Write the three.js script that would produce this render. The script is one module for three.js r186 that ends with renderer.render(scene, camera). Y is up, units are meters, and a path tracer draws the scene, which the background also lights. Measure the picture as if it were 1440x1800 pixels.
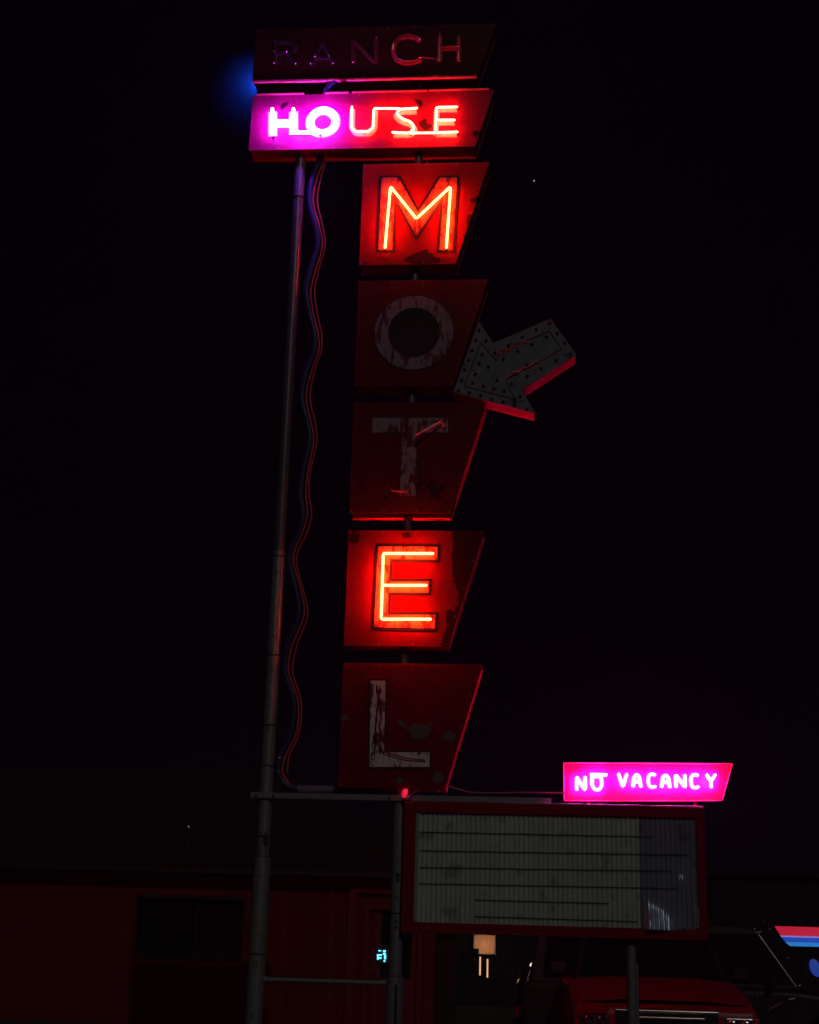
import * as THREE from 'three';
import { mergeGeometries } from 'three/addons/utils/BufferGeometryUtils.js';
import { ImprovedNoise } from 'three/addons/math/ImprovedNoise.js';
import { RoundedBoxGeometry } from 'three/addons/geometries/RoundedBoxGeometry.js';

// ---------------------------------------------------------------- camera, sky, moon, exposure
const scene = new THREE.Scene();
const camera = new THREE.PerspectiveCamera(38.88, 819 / 1024, 0.1, 900);
camera.position.set(1.189, 1.6, 13.2);
camera.rotation.order = 'YXZ';
camera.rotation.set(0.2863, 0.0890, 0.0284);
scene.add(camera);

const renderer = new THREE.WebGLRenderer({ antialias: true });
renderer.setSize(819, 1024);
renderer.toneMapping = THREE.LinearToneMapping;
renderer.toneMappingExposure = 1;
renderer.shadowMap.enabled = true;
renderer.shadowMap.type = THREE.PCFSoftShadowMap;

function nightSky() {
  const w = 128, h = 64, d = new Float32Array(w * h * 4);
  for (let j = 0; j < h; j++) for (let i = 0; i < w; i++) {
    const e = Math.max(0, (j + 0.5) / h * 2 - 1), k = (j * w + i) * 4;      // 0 at the horizon, 1 overhead
    d[k] = 0.0006 - 0.0003 * e; d[k + 1] = 0.0001; d[k + 2] = 0.0012 - 0.0004 * e; d[k + 3] = 1;
  }
  const t = new THREE.DataTexture(d, w, h, THREE.RGBAFormat, THREE.FloatType);
  t.mapping = THREE.EquirectangularReflectionMapping; t.magFilter = THREE.LinearFilter; t.minFilter = THREE.LinearFilter;
  t.needsUpdate = true;
  return t;
}
scene.background = nightSky(); scene.environment = scene.background;
scene.environmentIntensity = 1;

const moon = new THREE.DirectionalLight(new THREE.Color(1, 1.0, 0.94), 0.12);
const MOON = new THREE.Vector3(4, 10.2, 13).normalize();                 // towards the moon
moon.position.copy(MOON).multiplyScalar(60); moon.target.position.set(0, 4, 0);
moon.castShadow = true; moon.shadow.mapSize.set(2048, 2048);
Object.assign(moon.shadow.camera, { left: -20, right: 20, top: 16, bottom: -12, near: 1, far: 120 });
scene.add(moon, moon.target);

scene.fog = new THREE.FogExp2(new THREE.Color(0.8, 0.75, 0.85), 0.0007);

// ---------------------------------------------------------------- helpers
let seed = 20240611;
const rnd = () => { seed = (seed * 1664525 + 1013904223) >>> 0; return seed / 4294967296; };
const noise = new ImprovedNoise();
const fbm = (x, y, z = 0, o = 4) => { let s = 0, a = 0.5, f = 1; for (let i = 0; i < o; i++) { s += a * noise.noise(x * f, y * f, z + i * 7.3); a *= 0.5; f *= 2.03; } return s; };
const sstep = (a, b, x) => { const t = Math.min(1, Math.max(0, (x - a) / (b - a))); return t * t * (3 - 2 * t); };
const used = {};
const numbered = n => { const k = used[n] = (used[n] ?? -1) + 1; return k ? n + '_' + String(k).padStart(3, '0') : n; };
const shade = o => { o.castShadow = true; o.receiveShadow = true; return o; };
function thing(name, label, category, group, pos = [0, 0, 0], turn = 0) {
  const o = new THREE.Group(); o.name = numbered(name); o.position.set(...pos); o.rotation.y = turn;
  o.userData = { label, category }; if (group) o.userData.group = group;
  scene.add(o); return o;
}
function part(parent, name, geo, mat, label) {
  const m = shade(new THREE.Mesh(Array.isArray(geo) ? mergeGeometries(geo.map(g => g.index ? g.toNonIndexed() : g)) : geo, mat));
  m.name = numbered(name); if (label) m.userData.label = label;
  parent.add(m); return m;
}
function structure(name, geo, mat, label, category) {
  const m = part(scene, name, geo, mat); m.userData = { label, category, kind: 'structure' }; return m;
}
const box = (w, h, d, x = 0, y = 0, z = 0, r = 0) => (r ? new RoundedBoxGeometry(w, h, d, 2, r) : new THREE.BoxGeometry(w, h, d)).translate(x, y, z);
const rod = (a, b, r, r2 = r, n = 14) => {
  const A = new THREE.Vector3(...a), B = new THREE.Vector3(...b), d = B.clone().sub(A);
  const g = new THREE.CylinderGeometry(r2, r, d.length(), n);
  g.applyQuaternion(new THREE.Quaternion().setFromUnitVectors(new THREE.Vector3(0, 1, 0), d.normalize()));
  return g.translate((A.x + B.x) / 2, (A.y + B.y) / 2, (A.z + B.z) / 2);
};
const shapeOf = pts => new THREE.Shape(pts.map(p => new THREE.Vector2(p[0], p[1])));
// a plate of that outline between z0 and z1 with small rounded edges
function plate(pts, z0, z1, bevel = 0.0015, holes = []) {
  const s = Array.isArray(pts) ? shapeOf(pts) : pts;
  for (const h of holes) s.holes.push(h);
  return new THREE.ExtrudeGeometry(s, { depth: z1 - z0 - 2 * bevel, bevelEnabled: true, bevelThickness: bevel, bevelSize: bevel, bevelOffset: -bevel, bevelSegments: 1, curveSegments: 40 }).translate(0, 0, z0 + bevel);
}
function inset(pts, d) {                                                   // polygon moved inwards by d
  const n = pts.length; let area = 0;
  for (let i = 0; i < n; i++) { const [x, y] = pts[i], [u, v] = pts[(i + 1) % n]; area += x * v - u * y; }
  const s = area > 0 ? 1 : -1, L = pts.map((p, i) => {
    const q = pts[(i + 1) % n], dx = q[0] - p[0], dy = q[1] - p[1], l = Math.hypot(dx, dy);
    return { x: p[0] - s * dy / l * d, y: p[1] + s * dx / l * d, dx, dy };
  });
  return L.map((b, i) => { const a = L[(i + n - 1) % n], k = a.dx * b.dy - a.dy * b.dx, t = ((b.x - a.x) * b.dy - (b.y - a.y) * b.dx) / k; return [a.x + a.dx * t, a.y + a.dy * t]; });
}
class Poly extends THREE.Curve {                                           // straight runs with rounded bends, by arc length
  constructor(pts, bend = 0.02) {
    super(); const v = pts.map(p => new THREE.Vector3(p[0], p[1], p[2] ?? 0)), out = [v[0]];
    for (let i = 1; i < v.length - 1; i++) {
      const a = v[i - 1].clone().sub(v[i]), b = v[i + 1].clone().sub(v[i]), r = Math.min(bend, a.length() * 0.45, b.length() * 0.45);
      const p = v[i].clone().addScaledVector(a.normalize(), r), q = v[i].clone().addScaledVector(b.normalize(), r);
      for (let k = 0; k <= 6; k++) { const t = k / 6; out.push(p.clone().multiplyScalar((1 - t) * (1 - t)).addScaledVector(v[i], 2 * t * (1 - t)).addScaledVector(q, t * t)); }
    }
    out.push(v[v.length - 1]); this.pts = out; this.len = [0];
    for (let i = 1; i < out.length; i++) this.len.push(this.len[i - 1] + out[i].distanceTo(out[i - 1]));
    this.total = this.len[out.length - 1];
  }
  getPoint(t, target = new THREE.Vector3()) {
    const s = t * this.total; let i = 1; while (i < this.len.length - 1 && this.len[i] < s) i++;
    const k = (s - this.len[i - 1]) / Math.max(1e-9, this.len[i] - this.len[i - 1]);
    return target.lerpVectors(this.pts[i - 1], this.pts[i], Math.min(1, Math.max(0, k)));
  }
}
const polyTube = (pts, r, bend = 0.02, step = 0.012, n = 10) => { const c = new Poly(pts, bend); return new THREE.TubeGeometry(c, Math.max(6, Math.ceil(c.total / step)), r, n, false); };
const ball = (p, r) => new THREE.SphereGeometry(r, 10, 8).translate(...p);
const smoothTube = (pts, r, seg = 200, n = 10) => new THREE.TubeGeometry(new THREE.CatmullRomCurve3(pts.map(p => new THREE.Vector3(...p)), false, 'centripetal'), seg, r, n, false);
const arc = (cx, cy, rx, ry, a0, a1, n = 20) => Array.from({ length: n + 1 }, (_, i) => { const a = (a0 + (a1 - a0) * i / n) * Math.PI / 180; return [cx + rx * Math.cos(a), cy + ry * Math.sin(a)]; });

// ---------------------------------------------------------------- procedural materials
function tex(size, fn, srgb = false) {                                     // fn(u, v) -> [r, g, b] linear, tiling is left to mirrored repeat
  const d = new Uint8Array(size * size * 4), enc = c => Math.round(255 * (srgb ? (c <= 0.0031308 ? c * 12.92 : 1.055 * Math.pow(c, 1 / 2.4) - 0.055) : c));
  for (let j = 0; j < size; j++) for (let i = 0; i < size; i++) {
    const c = fn(i / size, j / size), k = (j * size + i) * 4;
    for (let q = 0; q < 3; q++) d[k + q] = enc(Math.min(1, Math.max(0, c[q] ?? c[0]))); d[k + 3] = 255;
  }
  const t = new THREE.DataTexture(d, size, size); t.wrapS = t.wrapT = THREE.MirroredRepeatWrapping;
  t.magFilter = THREE.LinearFilter; t.minFilter = THREE.LinearMipmapLinearFilter; t.generateMipmaps = true;
  if (srgb) t.colorSpace = THREE.SRGBColorSpace; t.needsUpdate = true; return t;
}
const at = (t, per, ox = 0, oy = 0) => { const c = t.clone(); c.repeat.set(1 / per, 1 / per); c.offset.set(ox, oy); c.needsUpdate = true; return c; };
const mixc = (a, b, t) => a.map((v, i) => v + (b[i] - v) * t);
// sun-faded red sign paint: blotches worn to dark rust, chips down to grey primer, fine dirt
const signPaint = (red, z, rust, chip) => tex(512, (u, v) => {
  const x = u * 2.6, y = v * 2.6, big = fbm(x * 1.7, y * 1.7, z), mid = fbm(x * 5, y * 5, z + 3), fine = fbm(x * 34, y * 34, z + 5, 3);
  let c = red.map(k => k * (1 + 0.30 * mid + 0.22 * fine));
  c = mixc(c, [0.03, 0.008, 0.006], sstep(rust, rust + 0.09, big + 0.28 * mid));
  c = mixc(c, [0.16, 0.14, 0.12], sstep(chip, chip + 0.02, fbm(x * 2.3 + 9, y * 2.3, z + 11) + 0.3 * fine));
  return c;
}, true);
const fineRough = tex(256, (u, v) => [0.55 + 0.35 * fbm(u * 14, v * 14, 2) + 0.15 * fbm(u * 60, v * 60, 4)]);
const dents = tex(256, (u, v) => [0.5 + 0.5 * fbm(u * 7, v * 7, 8)]);
const std = p => new THREE.MeshStandardMaterial(p);
const col = (r, g, b) => new THREE.Color().setRGB(r, g, b);
const paintA = signPaint([0.30, 0.004, 0.005], 1.5, 0.20, 0.44), paintB = signPaint([0.34, 0.004, 0.06], 6.2, 0.30, 0.60), paintC = signPaint([0.26, 0.004, 0.005], 12.4, 0.30, 0.40), paintD = signPaint([0.07, 0.001, 0.002], 17.4, 0.30, 0.50);
const signMat = map => new THREE.MeshPhysicalMaterial({ map, specularIntensity: 0.25, roughnessMap: at(fineRough, 1.1), roughness: 0.85, bumpMap: at(dents, 1.3), bumpScale: 0.006 });
const paint = (t, ox, oy, per = 2.6) => signMat(at(t, per, ox, oy));
// one sheet of paint for one letter box, with its own stains: wear(x, y) is 0 clean .. 1 stripped to dark rust, chips is how much grey primer shows
function boxPaint(x0, y0, size, red, z, wear, chip = 0.6) {
  const t = tex(512, (u, v) => {
    const x = x0 + u * size, y = y0 + v * size, mid = fbm(x * 5, y * 5, z), fine = fbm(x * 34, y * 34, z + 5, 3), edge = 0.55 * fbm(x * 6, y * 6, z + 20) + 0.25 * fbm(x * 22, y * 22, z + 8, 3);
    let c = red.map(k => k * (1 + 0.35 * mid + 0.22 * fine));
    c = mixc(c, [0.035, 0.003, 0.003], 0.9 * sstep(0.42, 0.56, wear(x, y) + edge));
    c = mixc(c, red.map(k => k * 1.25), 0.7 * sstep(0.30, 0.33, fbm(x * 2.4, y * 1.6, z + 31)) * (1 - sstep(0.42, 0.56, wear(x, y) + edge)));
    return mixc(c, [0.16, 0.14, 0.12], sstep(chip, chip + 0.02, fbm(x * 2.3 + 9, y * 2.3, z + 11) + 0.3 * fine));
  }, true);
  t.wrapS = t.wrapT = THREE.ClampToEdgeWrapping;
  return signMat(at(t, size, -x0 / size, -y0 / size));
}
const spot = (x, y, cx, cy, rx, ry) => Math.exp(-Math.pow((x - cx) / rx, 2) - Math.pow((y - cy) / ry, 2));
// letters: chalky white paint, brushed and flaking in streaks
const streakTex = (white, z, wear) => tex(512, (u, v) => {
  const s = fbm(u * 22, v * 4, z) + 0.7 * fbm(u * 80, v * 14, z + 2, 3), blot = fbm(u * 9, v * 7, z + 6);
  let c = white.map(k => k * (1 + 0.35 * fbm(u * 40, v * 9, z + 9, 3)));
  c = mixc(c, [0.16, 0.012, 0.012], sstep(wear, wear + 0.12, s * 0.8 + blot * 0.7));
  return c;
}, true);
const streakMat = (white, z, wear, cx = 0, cy = 10.4, per = 1) => std({ map: at(streakTex(white, z, wear), per, 0.5 - cx / per, 0.5 - cy / per), roughness: 0.8 });
const M = {
  cabinet: std({ map: at(paintC, 2.6, 0.3, 0.4), roughness: 0.75 }),
  litCabinet: std({ color: col(0.80, 0.02, 0.03), roughness: 0.7, roughnessMap: at(fineRough, 1.1), bumpMap: at(dents, 0.6), bumpScale: 0.004 }),  // brighter cabinet copy: vacancy sign light on the box sides put into colour
  dimSteel: std({ color: col(0.14, 0.14, 0.14), roughness: 0.6, roughnessMap: at(fineRough, 0.7), metalness: 0.3 }),  // darker copy of steel for the upper pipes, their dimness put into colour
  black: std({ color: col(0.012, 0.010, 0.010), roughness: 0.7 }),
  trimRed: std({ color: col(0.80, 0.09, 0.11), roughness: 0.45 }),
  steel: std({ map: at(tex(256, (u, v) => { const n = fbm(u * 9, v * 9, 4), m = fbm(u * 40, v * 40, 6, 3); return mixc([0.27 * (1 + 0.5 * n), 0.29 * (1 + 0.5 * n), 0.28 * (1 + 0.45 * n)], [0.10, 0.07, 0.05], sstep(0.22, 0.36, n + 0.4 * m)); }, true), 0.5), roughness: 0.42, metalness: 0.35 }),
  ring: std({ color: col(0.03, 0.03, 0.03), roughness: 0.7 }),
  conduit: std({ color: col(0.03, 0.025, 0.09), roughness: 0.5 }),
  wire: std({ color: col(0.95, 0.10, 0.08), roughness: 0.45 }),  // red neon light along the conduit wires is put into this colour
  glassTube: new THREE.MeshPhysicalMaterial({ color: col(0.30, 0.06, 0.04), roughness: 0.08, clearcoat: 1, clearcoatRoughness: 0.05 }),
  glintPost: std({ color: col(0.9, 0.35, 0.35), roughness: 0.22, metalness: 0.9 }),  // pink metal for the glass posts, their glints put into the colour
  litGlass: new THREE.MeshPhysicalMaterial({ color: col(0.85, 0.10, 0.09), roughness: 0.12, clearcoat: 1 }),  // brightness of the neon-lit broken tubes is put into this red
  socket: std({ color: col(0.006, 0.006, 0.007), roughness: 0.9 }),
  chrome: std({ color: col(0.75, 0.75, 0.75), metalness: 1, roughness: 0.16 }),
  dullChrome: std({ color: col(0.85, 0.80, 0.68), metalness: 1, roughness: 0.21 }),
  rubber: std({ color: col(0.02, 0.02, 0.02), roughness: 0.85 }),
  darkGlass: new THREE.MeshPhysicalMaterial({ color: col(0.01, 0.011, 0.012), roughness: 0.05, clearcoat: 1, clearcoatRoughness: 0.03 }),
};
const neon = (r, g, b) => std({ color: col(0.5, 0.5, 0.5), emissive: col(r, g, b), emissiveIntensity: 1, roughness: 0.3 });
const neonRed = neon(90, 2.6, 0.7), neonHouse = neon(78, 3.0, 1.4), neonViolet = neon(62, 8, 230), neonPink = neon(460, 6, 220), neonBlue = neon(0.02, 0.4, 3);
const lamp = (parent, p, color, power) => { const l = new THREE.PointLight(color, power, 0, 2); l.position.set(...p); l.castShadow = true; l.name = 'point_lamp'; parent.add(l); return l; };
const RED = col(1, 0.07, 0.008), VIOLET = col(0.32, 0.06, 1), PINK = col(0.9, 0.07, 1);

// ---------------------------------------------------------------- ground and the motel house behind
{
  const g = new THREE.PlaneGeometry(180, 180, 1, 1).rotateX(-Math.PI / 2);
  const uv = g.attributes.uv; for (let i = 0; i < uv.count; i++) uv.setXY(i, uv.getX(i) * 180, uv.getY(i) * 180);
  const asphalt = tex(512, (u, v) => { const n = 0.045 * (1 + 0.6 * fbm(u * 6, v * 6, 1) + 0.9 * fbm(u * 90, v * 90, 3, 2)); return [n, n * 0.98, n * 0.95]; }, true);
  structure('ground', g, std({ map: at(asphalt, 3), roughness: 0.9, bumpMap: at(fineRough, 0.6), bumpScale: 0.006 }), 'dark asphalt parking lot in front of the motel house', 'ground');
}
{
  const h = thing('motel_house', 'low dull red motel house with dark window and narrow door behind the poles', 'house');
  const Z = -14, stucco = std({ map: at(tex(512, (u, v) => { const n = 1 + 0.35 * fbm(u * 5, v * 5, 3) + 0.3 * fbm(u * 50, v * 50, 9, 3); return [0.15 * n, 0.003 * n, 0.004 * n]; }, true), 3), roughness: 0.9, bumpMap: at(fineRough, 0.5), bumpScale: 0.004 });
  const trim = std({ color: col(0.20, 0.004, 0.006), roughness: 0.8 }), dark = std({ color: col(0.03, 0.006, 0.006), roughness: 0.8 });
  const w = shapeOf([[-14, 0], [-0.55, 0], [-0.55, 2.62], [-14, 2.62]]);
  const hole = (x0, y0, x1, y1) => { const p = new THREE.Path(); p.moveTo(x0, y0); p.lineTo(x0, y1); p.lineTo(x1, y1); p.lineTo(x1, y0); p.closePath(); return p; };
  w.holes.push(hole(-6.03, 1.2, -4.1, 2.2), hole(-1.66, 0.02, -0.86, 2.08));
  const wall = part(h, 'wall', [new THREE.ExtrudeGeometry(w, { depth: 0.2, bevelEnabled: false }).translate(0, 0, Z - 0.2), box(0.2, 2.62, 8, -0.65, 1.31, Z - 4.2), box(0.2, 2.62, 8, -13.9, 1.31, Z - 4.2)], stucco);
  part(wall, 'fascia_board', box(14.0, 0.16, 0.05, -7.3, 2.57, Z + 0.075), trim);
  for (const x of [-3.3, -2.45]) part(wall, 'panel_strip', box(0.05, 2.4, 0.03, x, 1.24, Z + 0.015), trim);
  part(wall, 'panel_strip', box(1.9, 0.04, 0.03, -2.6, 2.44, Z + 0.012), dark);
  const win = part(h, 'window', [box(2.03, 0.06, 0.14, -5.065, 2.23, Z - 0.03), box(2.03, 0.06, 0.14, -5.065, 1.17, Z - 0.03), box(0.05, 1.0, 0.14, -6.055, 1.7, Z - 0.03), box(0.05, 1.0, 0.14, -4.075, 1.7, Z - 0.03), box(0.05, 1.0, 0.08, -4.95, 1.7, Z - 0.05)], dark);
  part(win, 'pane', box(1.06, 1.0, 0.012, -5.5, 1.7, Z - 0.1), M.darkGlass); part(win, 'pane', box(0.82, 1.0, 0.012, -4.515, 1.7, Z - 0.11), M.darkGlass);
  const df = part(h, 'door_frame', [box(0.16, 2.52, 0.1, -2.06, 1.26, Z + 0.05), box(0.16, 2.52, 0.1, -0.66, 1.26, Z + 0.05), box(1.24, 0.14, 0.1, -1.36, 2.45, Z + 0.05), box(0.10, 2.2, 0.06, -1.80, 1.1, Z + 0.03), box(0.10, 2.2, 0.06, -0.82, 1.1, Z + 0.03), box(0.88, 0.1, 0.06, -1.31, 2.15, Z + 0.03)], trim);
  part(df, 'porch_light', ball([-1.93, 1.47, Z + 0.14], 0.02), std({ color: col(0.5, 0.4, 0.4), roughness: 0.1, metalness: 0.8 }));
  const door = part(h, 'door', [box(0.8, 0.9, 0.05, -1.26, 0.46, Z - 0.06), box(0.12, 1.17, 0.05, -1.6, 1.495, Z - 0.06), box(0.12, 1.17, 0.05, -0.92, 1.495, Z - 0.06)], trim);
  part(door, 'door_glass', box(0.56, 1.16, 0.012, -1.26, 1.495, Z - 0.06), M.darkGlass);
  part(door, 'handle', rod([-1.6, 1.0, Z - 0.03], [-1.6, 1.0, Z + 0.04], 0.025), M.chrome);
  // hipped roof with broad eaves
  const e0 = [-14.6, -0.1], zf = Z + 0.3, zb = Z - 9, y0 = 2.66, yr = 5.0, rz = Z - 4.2, ra = -10.4, rb = -4.2;
  const V = [[e0[0], y0, zf], [e0[1], y0, zf], [e0[1], y0, zb], [e0[0], y0, zb], [ra, yr, rz], [rb, yr, rz]];
  const F = [[0, 1, 5], [0, 5, 4], [1, 2, 5], [2, 3, 4], [2, 4, 5], [3, 0, 4], [0, 2, 1], [0, 3, 2]], pos = [], uv = [];
  for (const f of F) for (const i of f) { pos.push(...V[i]); uv.push(V[i][0], V[i][2]); }
  const rg = new THREE.BufferGeometry(); rg.setAttribute('position', new THREE.Float32BufferAttribute(pos, 3)); rg.setAttribute('uv', new THREE.Float32BufferAttribute(uv, 2)); rg.computeVertexNormals();
  const shingle = std({ map: at(tex(256, (u, v) => { const row = Math.floor(v * 24), k = noise.noise(Math.floor(u * 16 + (row % 2) * 0.5) * 3.1, row * 2.7, 1); const n = 0.016 * (1 + 0.7 * k); return [n * 1.3, n * 0.4, n * 0.35]; }, true), 4), roughness: 0.95, bumpMap: at(tex(256, (u, v) => [(v * 24) % 1]), 4), bumpScale: 0.01 });
  const roof = part(h, 'roof', rg, shingle);
  part(roof, 'gutter', box(14.5, 0.09, 0.1, -7.35, 2.70, zf + 0.05), std({ color: col(0.03, 0.008, 0.008), roughness: 0.6 }));
  part(part(roof, 'vent_pipe', rod([-5.35, 3.1, Z - 0.6], [-5.35, 3.5, Z - 0.6], 0.045), M.black), 'vent_cap', ball([-5.35, 3.52, Z - 0.6], 0.08), M.dullChrome);
}
{ // small lit sign behind the door glass, only glowing blots can be made out
  const s = thing('neon_door_sign', 'tiny cyan lit sign low behind the dark door glass', 'sign');
  const cyan = neon(0.25, 1.6, 2.2), Z = -14.02, P0 = [-1.496, 1.312];
  part(s, 'backing_board', box(0.34, 0.32, 0.012, P0[0] + 0.05, P0[1], Z), M.black);
  for (const [x, y, w, h] of [[-0.055, 0.075, 0.05, 0.018], [0.03, 0.07, 0.05, 0.03], [0.03, 0.025, 0.05, 0.03], [-0.06, 0.0, 0.09, 0.025], [-0.085, -0.05, 0.03, 0.06], [-0.045, -0.05, 0.05, 0.03], [0.045, -0.035, 0.035, 0.07], [0.035, -0.1, 0.03, 0.03]])
    part(s, 'light_strip', new RoundedBoxGeometry(w, h, 0.016, 2, 0.006).translate(P0[0] + x, P0[1] + y, Z + 0.016), cyan);
  lamp(s, [P0[0], P0[1], Z + 0.08], col(0.15, 0.75, 1), 0.01);
}

// ---------------------------------------------------------------- the two poles and the bars between them
function pole(name, label, x, steps, rings) {
  const t = thing(name, label, 'pole', 'steel poles of the motel sign');
  steps.forEach(([y0, y1, r], i) => part(t, 'pipe', rod([x, y0, 0], [x, y1, 0], r, r, 28), y0 > 2.9 ? M.dimSteel : M.steel));
  for (const [y, r] of rings) part(t, 'weld_ring', new THREE.TorusGeometry(r, 0.006, 8, 28).rotateX(Math.PI / 2).translate(x, y, 0), M.ring);
  return t;
}
const lp = pole('sign_pole', 'tall galvanised steel pole left of the wavy conduit, under the top boards', -1.222, [[0, 2.27, 0.077], [2.27, 5.1, 0.062], [5.1, 9.36, 0.055]], [[1.44, 0.078], [2.27, 0.068], [2.45, 0.064], [3.08, 0.064], [3.45, 0.064], [4.1, 0.064], [5.05, 0.064], [8.85, 0.058]]);
const rp = pole('sign_pole', 'steel pole carrying the stacked letter boxes, left of the reader board', 0, [[0, 1.285, 0.078], [1.285, 2.93, 0.06], [2.93, 10.3, 0.043]], [[1.285, 0.072], [1.815, 0.061], [2.78, 0.062]]);
for (const [x, y, k] of [[0.005, 2.14, 0.02], [0.008, 2.10, 0.013], [0.003, 1.75, 0.012], [0.003, 1.70, 0.012]]) part(rp, 'bolt', rod([x, y, 0.05], [x, y, 0.072], k, k, 6), M.ring);
part(rp, 'guard_strip', box(0.022, 1.2, 0.02, 0.02, 0.62, 0.08), M.ring);
part(lp, 'rust_patch', new THREE.SphereGeometry(1, 16, 12).scale(0.03, 0.07, 0.012).translate(-1.20, 2.42, 0.052), std({ color: col(0.05, 0.035, 0.02), roughness: 0.95 }));
{
  const b = thing('cross_bar', 'long weathered angle bar across both poles at the foot of the letter stack', 'bar', 'bars between the poles');
  part(b, 'bar', [box(2.70, 0.045, 0.008, 0.0, 2.806, 0.079, 0.002), box(2.70, 0.008, 0.05, 0.0, 2.832, 0.058, 0.002)], M.steel);
  for (const x of [-1.3, -1.14, -0.09, 0.09]) part(b, 'bolt', rod([x, 2.804, 0.082], [x, 2.804, 0.096], 0.012, 0.012, 6), M.ring);
  const c = thing('cross_bar', 'short grey pipe bar low between the two poles', 'bar', 'bars between the poles');
  part(c, 'bar', rod([-1.145, 1.228, 0], [-0.078, 1.228, 0], 0.022, 0.022, 16), M.steel);
  for (const x of [-1.15, -0.105]) part(c, 'flange', rod([x, 1.228, 0], [x + 0.03, 1.228, 0], 0.034), M.steel);
}

// ---------------------------------------------------------------- sign boxes
const FR = 0.125, BK = -0.125;                                            // front and back plane of the sign boxes
function signBox(name, label, category, group, outline, face, cab = M.cabinet) {
  const t = thing(name, label, category, group);
  part(t, 'cabinet', plate(inset(outline, 0.012), BK + 0.004, FR - 0.005, 0.002), cab);
  part(t, 'face_panel', plate(outline, FR - 0.006, FR, 0.0018), face);
  part(t, 'back_panel', plate(outline, BK, BK + 0.005, 0.0018), cab);
  const n = outline.length;                                              // rivets along the edge of the face
  const rv = []; for (let i = 0; i < n; i++) { const a = inset(outline, 0.022)[i], b = inset(outline, 0.022)[(i + 1) % n], L = Math.hypot(b[0] - a[0], b[1] - a[1]), k = Math.max(2, Math.round(L / 0.28)); for (let j = 0; j < k; j++) rv.push(new THREE.SphereGeometry(0.006, 8, 6).scale(1, 1, 0.5).translate(a[0] + (b[0] - a[0]) * j / k, a[1] + (b[1] - a[1]) * j / k, FR)); }
  part(t, 'rivets', rv, M.trimRed).userData.kind = 'stuff';
  return t;
}
const TZ = FR + 0.048;                                                    // neon stands this far out on its glass posts
function tube(t, name, runs, r, mat, bend = 0.02, z = TZ) {          // runs: list of polylines at TZ
  const g = []; for (const p of runs) { const q = p.map(v => [v[0], v[1], v[2] ?? z]); g.push(polyTube(q, r, bend)); g.push(ball(q[0], r), ball(q[q.length - 1], r)); }
  const m = part(t, name, g, mat);
  for (const p of runs) for (const e of [p[0], p[p.length - 1]]) part(m, 'electrode', rod([e[0], e[1], FR], [e[0], e[1], z - r * 0.7], r * 0.8, r * 0.8, 10), M.black);
  for (const p of runs) { const c = new Poly(p.map(v => [v[0], v[1], z]), bend), k = Math.floor(c.total / 0.2); for (let i = 1; i <= k; i++) { const v = c.getPoint(i / (k + 1)); part(m, 'tube_support', [rod([v.x, v.y, FR], [v.x, v.y, z - r], 0.005, 0.005, 8), new THREE.TorusGeometry(r + 0.001, 0.0022, 6, 14).rotateX(Math.PI / 2).translate(v.x, v.y, z)], M.black); } }
  return m;
}
function letter(t, pts, mat, border = 0.018, label) {                      // black painted edge plate, whitish plate on it
  const o = part(t, 'letter_edge', plate(pts, FR, FR + 0.006, 0.001), M.black);
  return part(o, 'letter', plate(inset(pts, border), FR + 0.006, FR + 0.010, 0.001), mat, label);
}
const XL = -0.552, boxY = { L: [2.888, 4.019], E: [4.178, 5.284], T: [5.454, 6.567], O: [6.735, 7.858], M: [8.026, 9.156] };
const trap = k => { const [a, b] = boxY[k]; return [[XL, a], [0.411, a], [0.735, b], [XL, b]]; };
const STACK = 'letter boxes of the vertical sign';

{ // M, lit
  const t = signBox('letter_sign_box', 'red slanted sign box with the lit neon letter M, topmost of the stack', 'sign', STACK, trap('M'), boxPaint(-0.6, 7.98, 1.4, [0.30, 0.003, 0.004], 3.3, (x, y) => 0.9 * spot(x, y, 0.62, 8.72, 0.10, 0.05) + 0.9 * spot(x, y, 0.55, 8.5, 0.05, 0.10) + 0.6 * spot(x, y, 0.5, 8.3, 0.05, 0.09) + 0.75 * spot(x, y, 0.08, 8.12, 0.16, 0.09) + 0.5 * spot(x, y, 0.2, 8.06, 0.3, 0.05) + 0.4 * spot(x, y, -0.5, 8.05, 0.1, 0.06)));
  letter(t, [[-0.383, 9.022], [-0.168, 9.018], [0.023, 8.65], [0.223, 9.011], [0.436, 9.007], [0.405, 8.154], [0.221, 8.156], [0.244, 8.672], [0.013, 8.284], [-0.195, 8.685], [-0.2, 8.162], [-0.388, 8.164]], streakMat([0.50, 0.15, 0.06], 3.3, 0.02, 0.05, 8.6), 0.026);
  tube(t, 'neon_tube', [[[-0.293, 8.195], [-0.259, 8.872], [0.011, 8.507], [0.348, 8.861], [0.319, 8.187]]], 0.0125, neonRed, 0.02);
  for (const p of [[-0.273, 8.526], [0.012, 8.553], [0.331, 8.516]]) lamp(t, [...p, 0.2], RED, 0.06);
  const b = part(t, 'back_neon_tube', [polyTube([[-0.33, 8.2, -0.17], [-0.3, 8.95, -0.17], [0.02, 8.55, -0.17], [0.34, 8.95, -0.17], [0.34, 8.2, -0.17]], 0.0115)], neonRed);
  part(t, 'lug', rod([0.10, 9.15, 0.1], [0.10, 9.19, 0.1], 0.004), M.trimRed);
}
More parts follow.
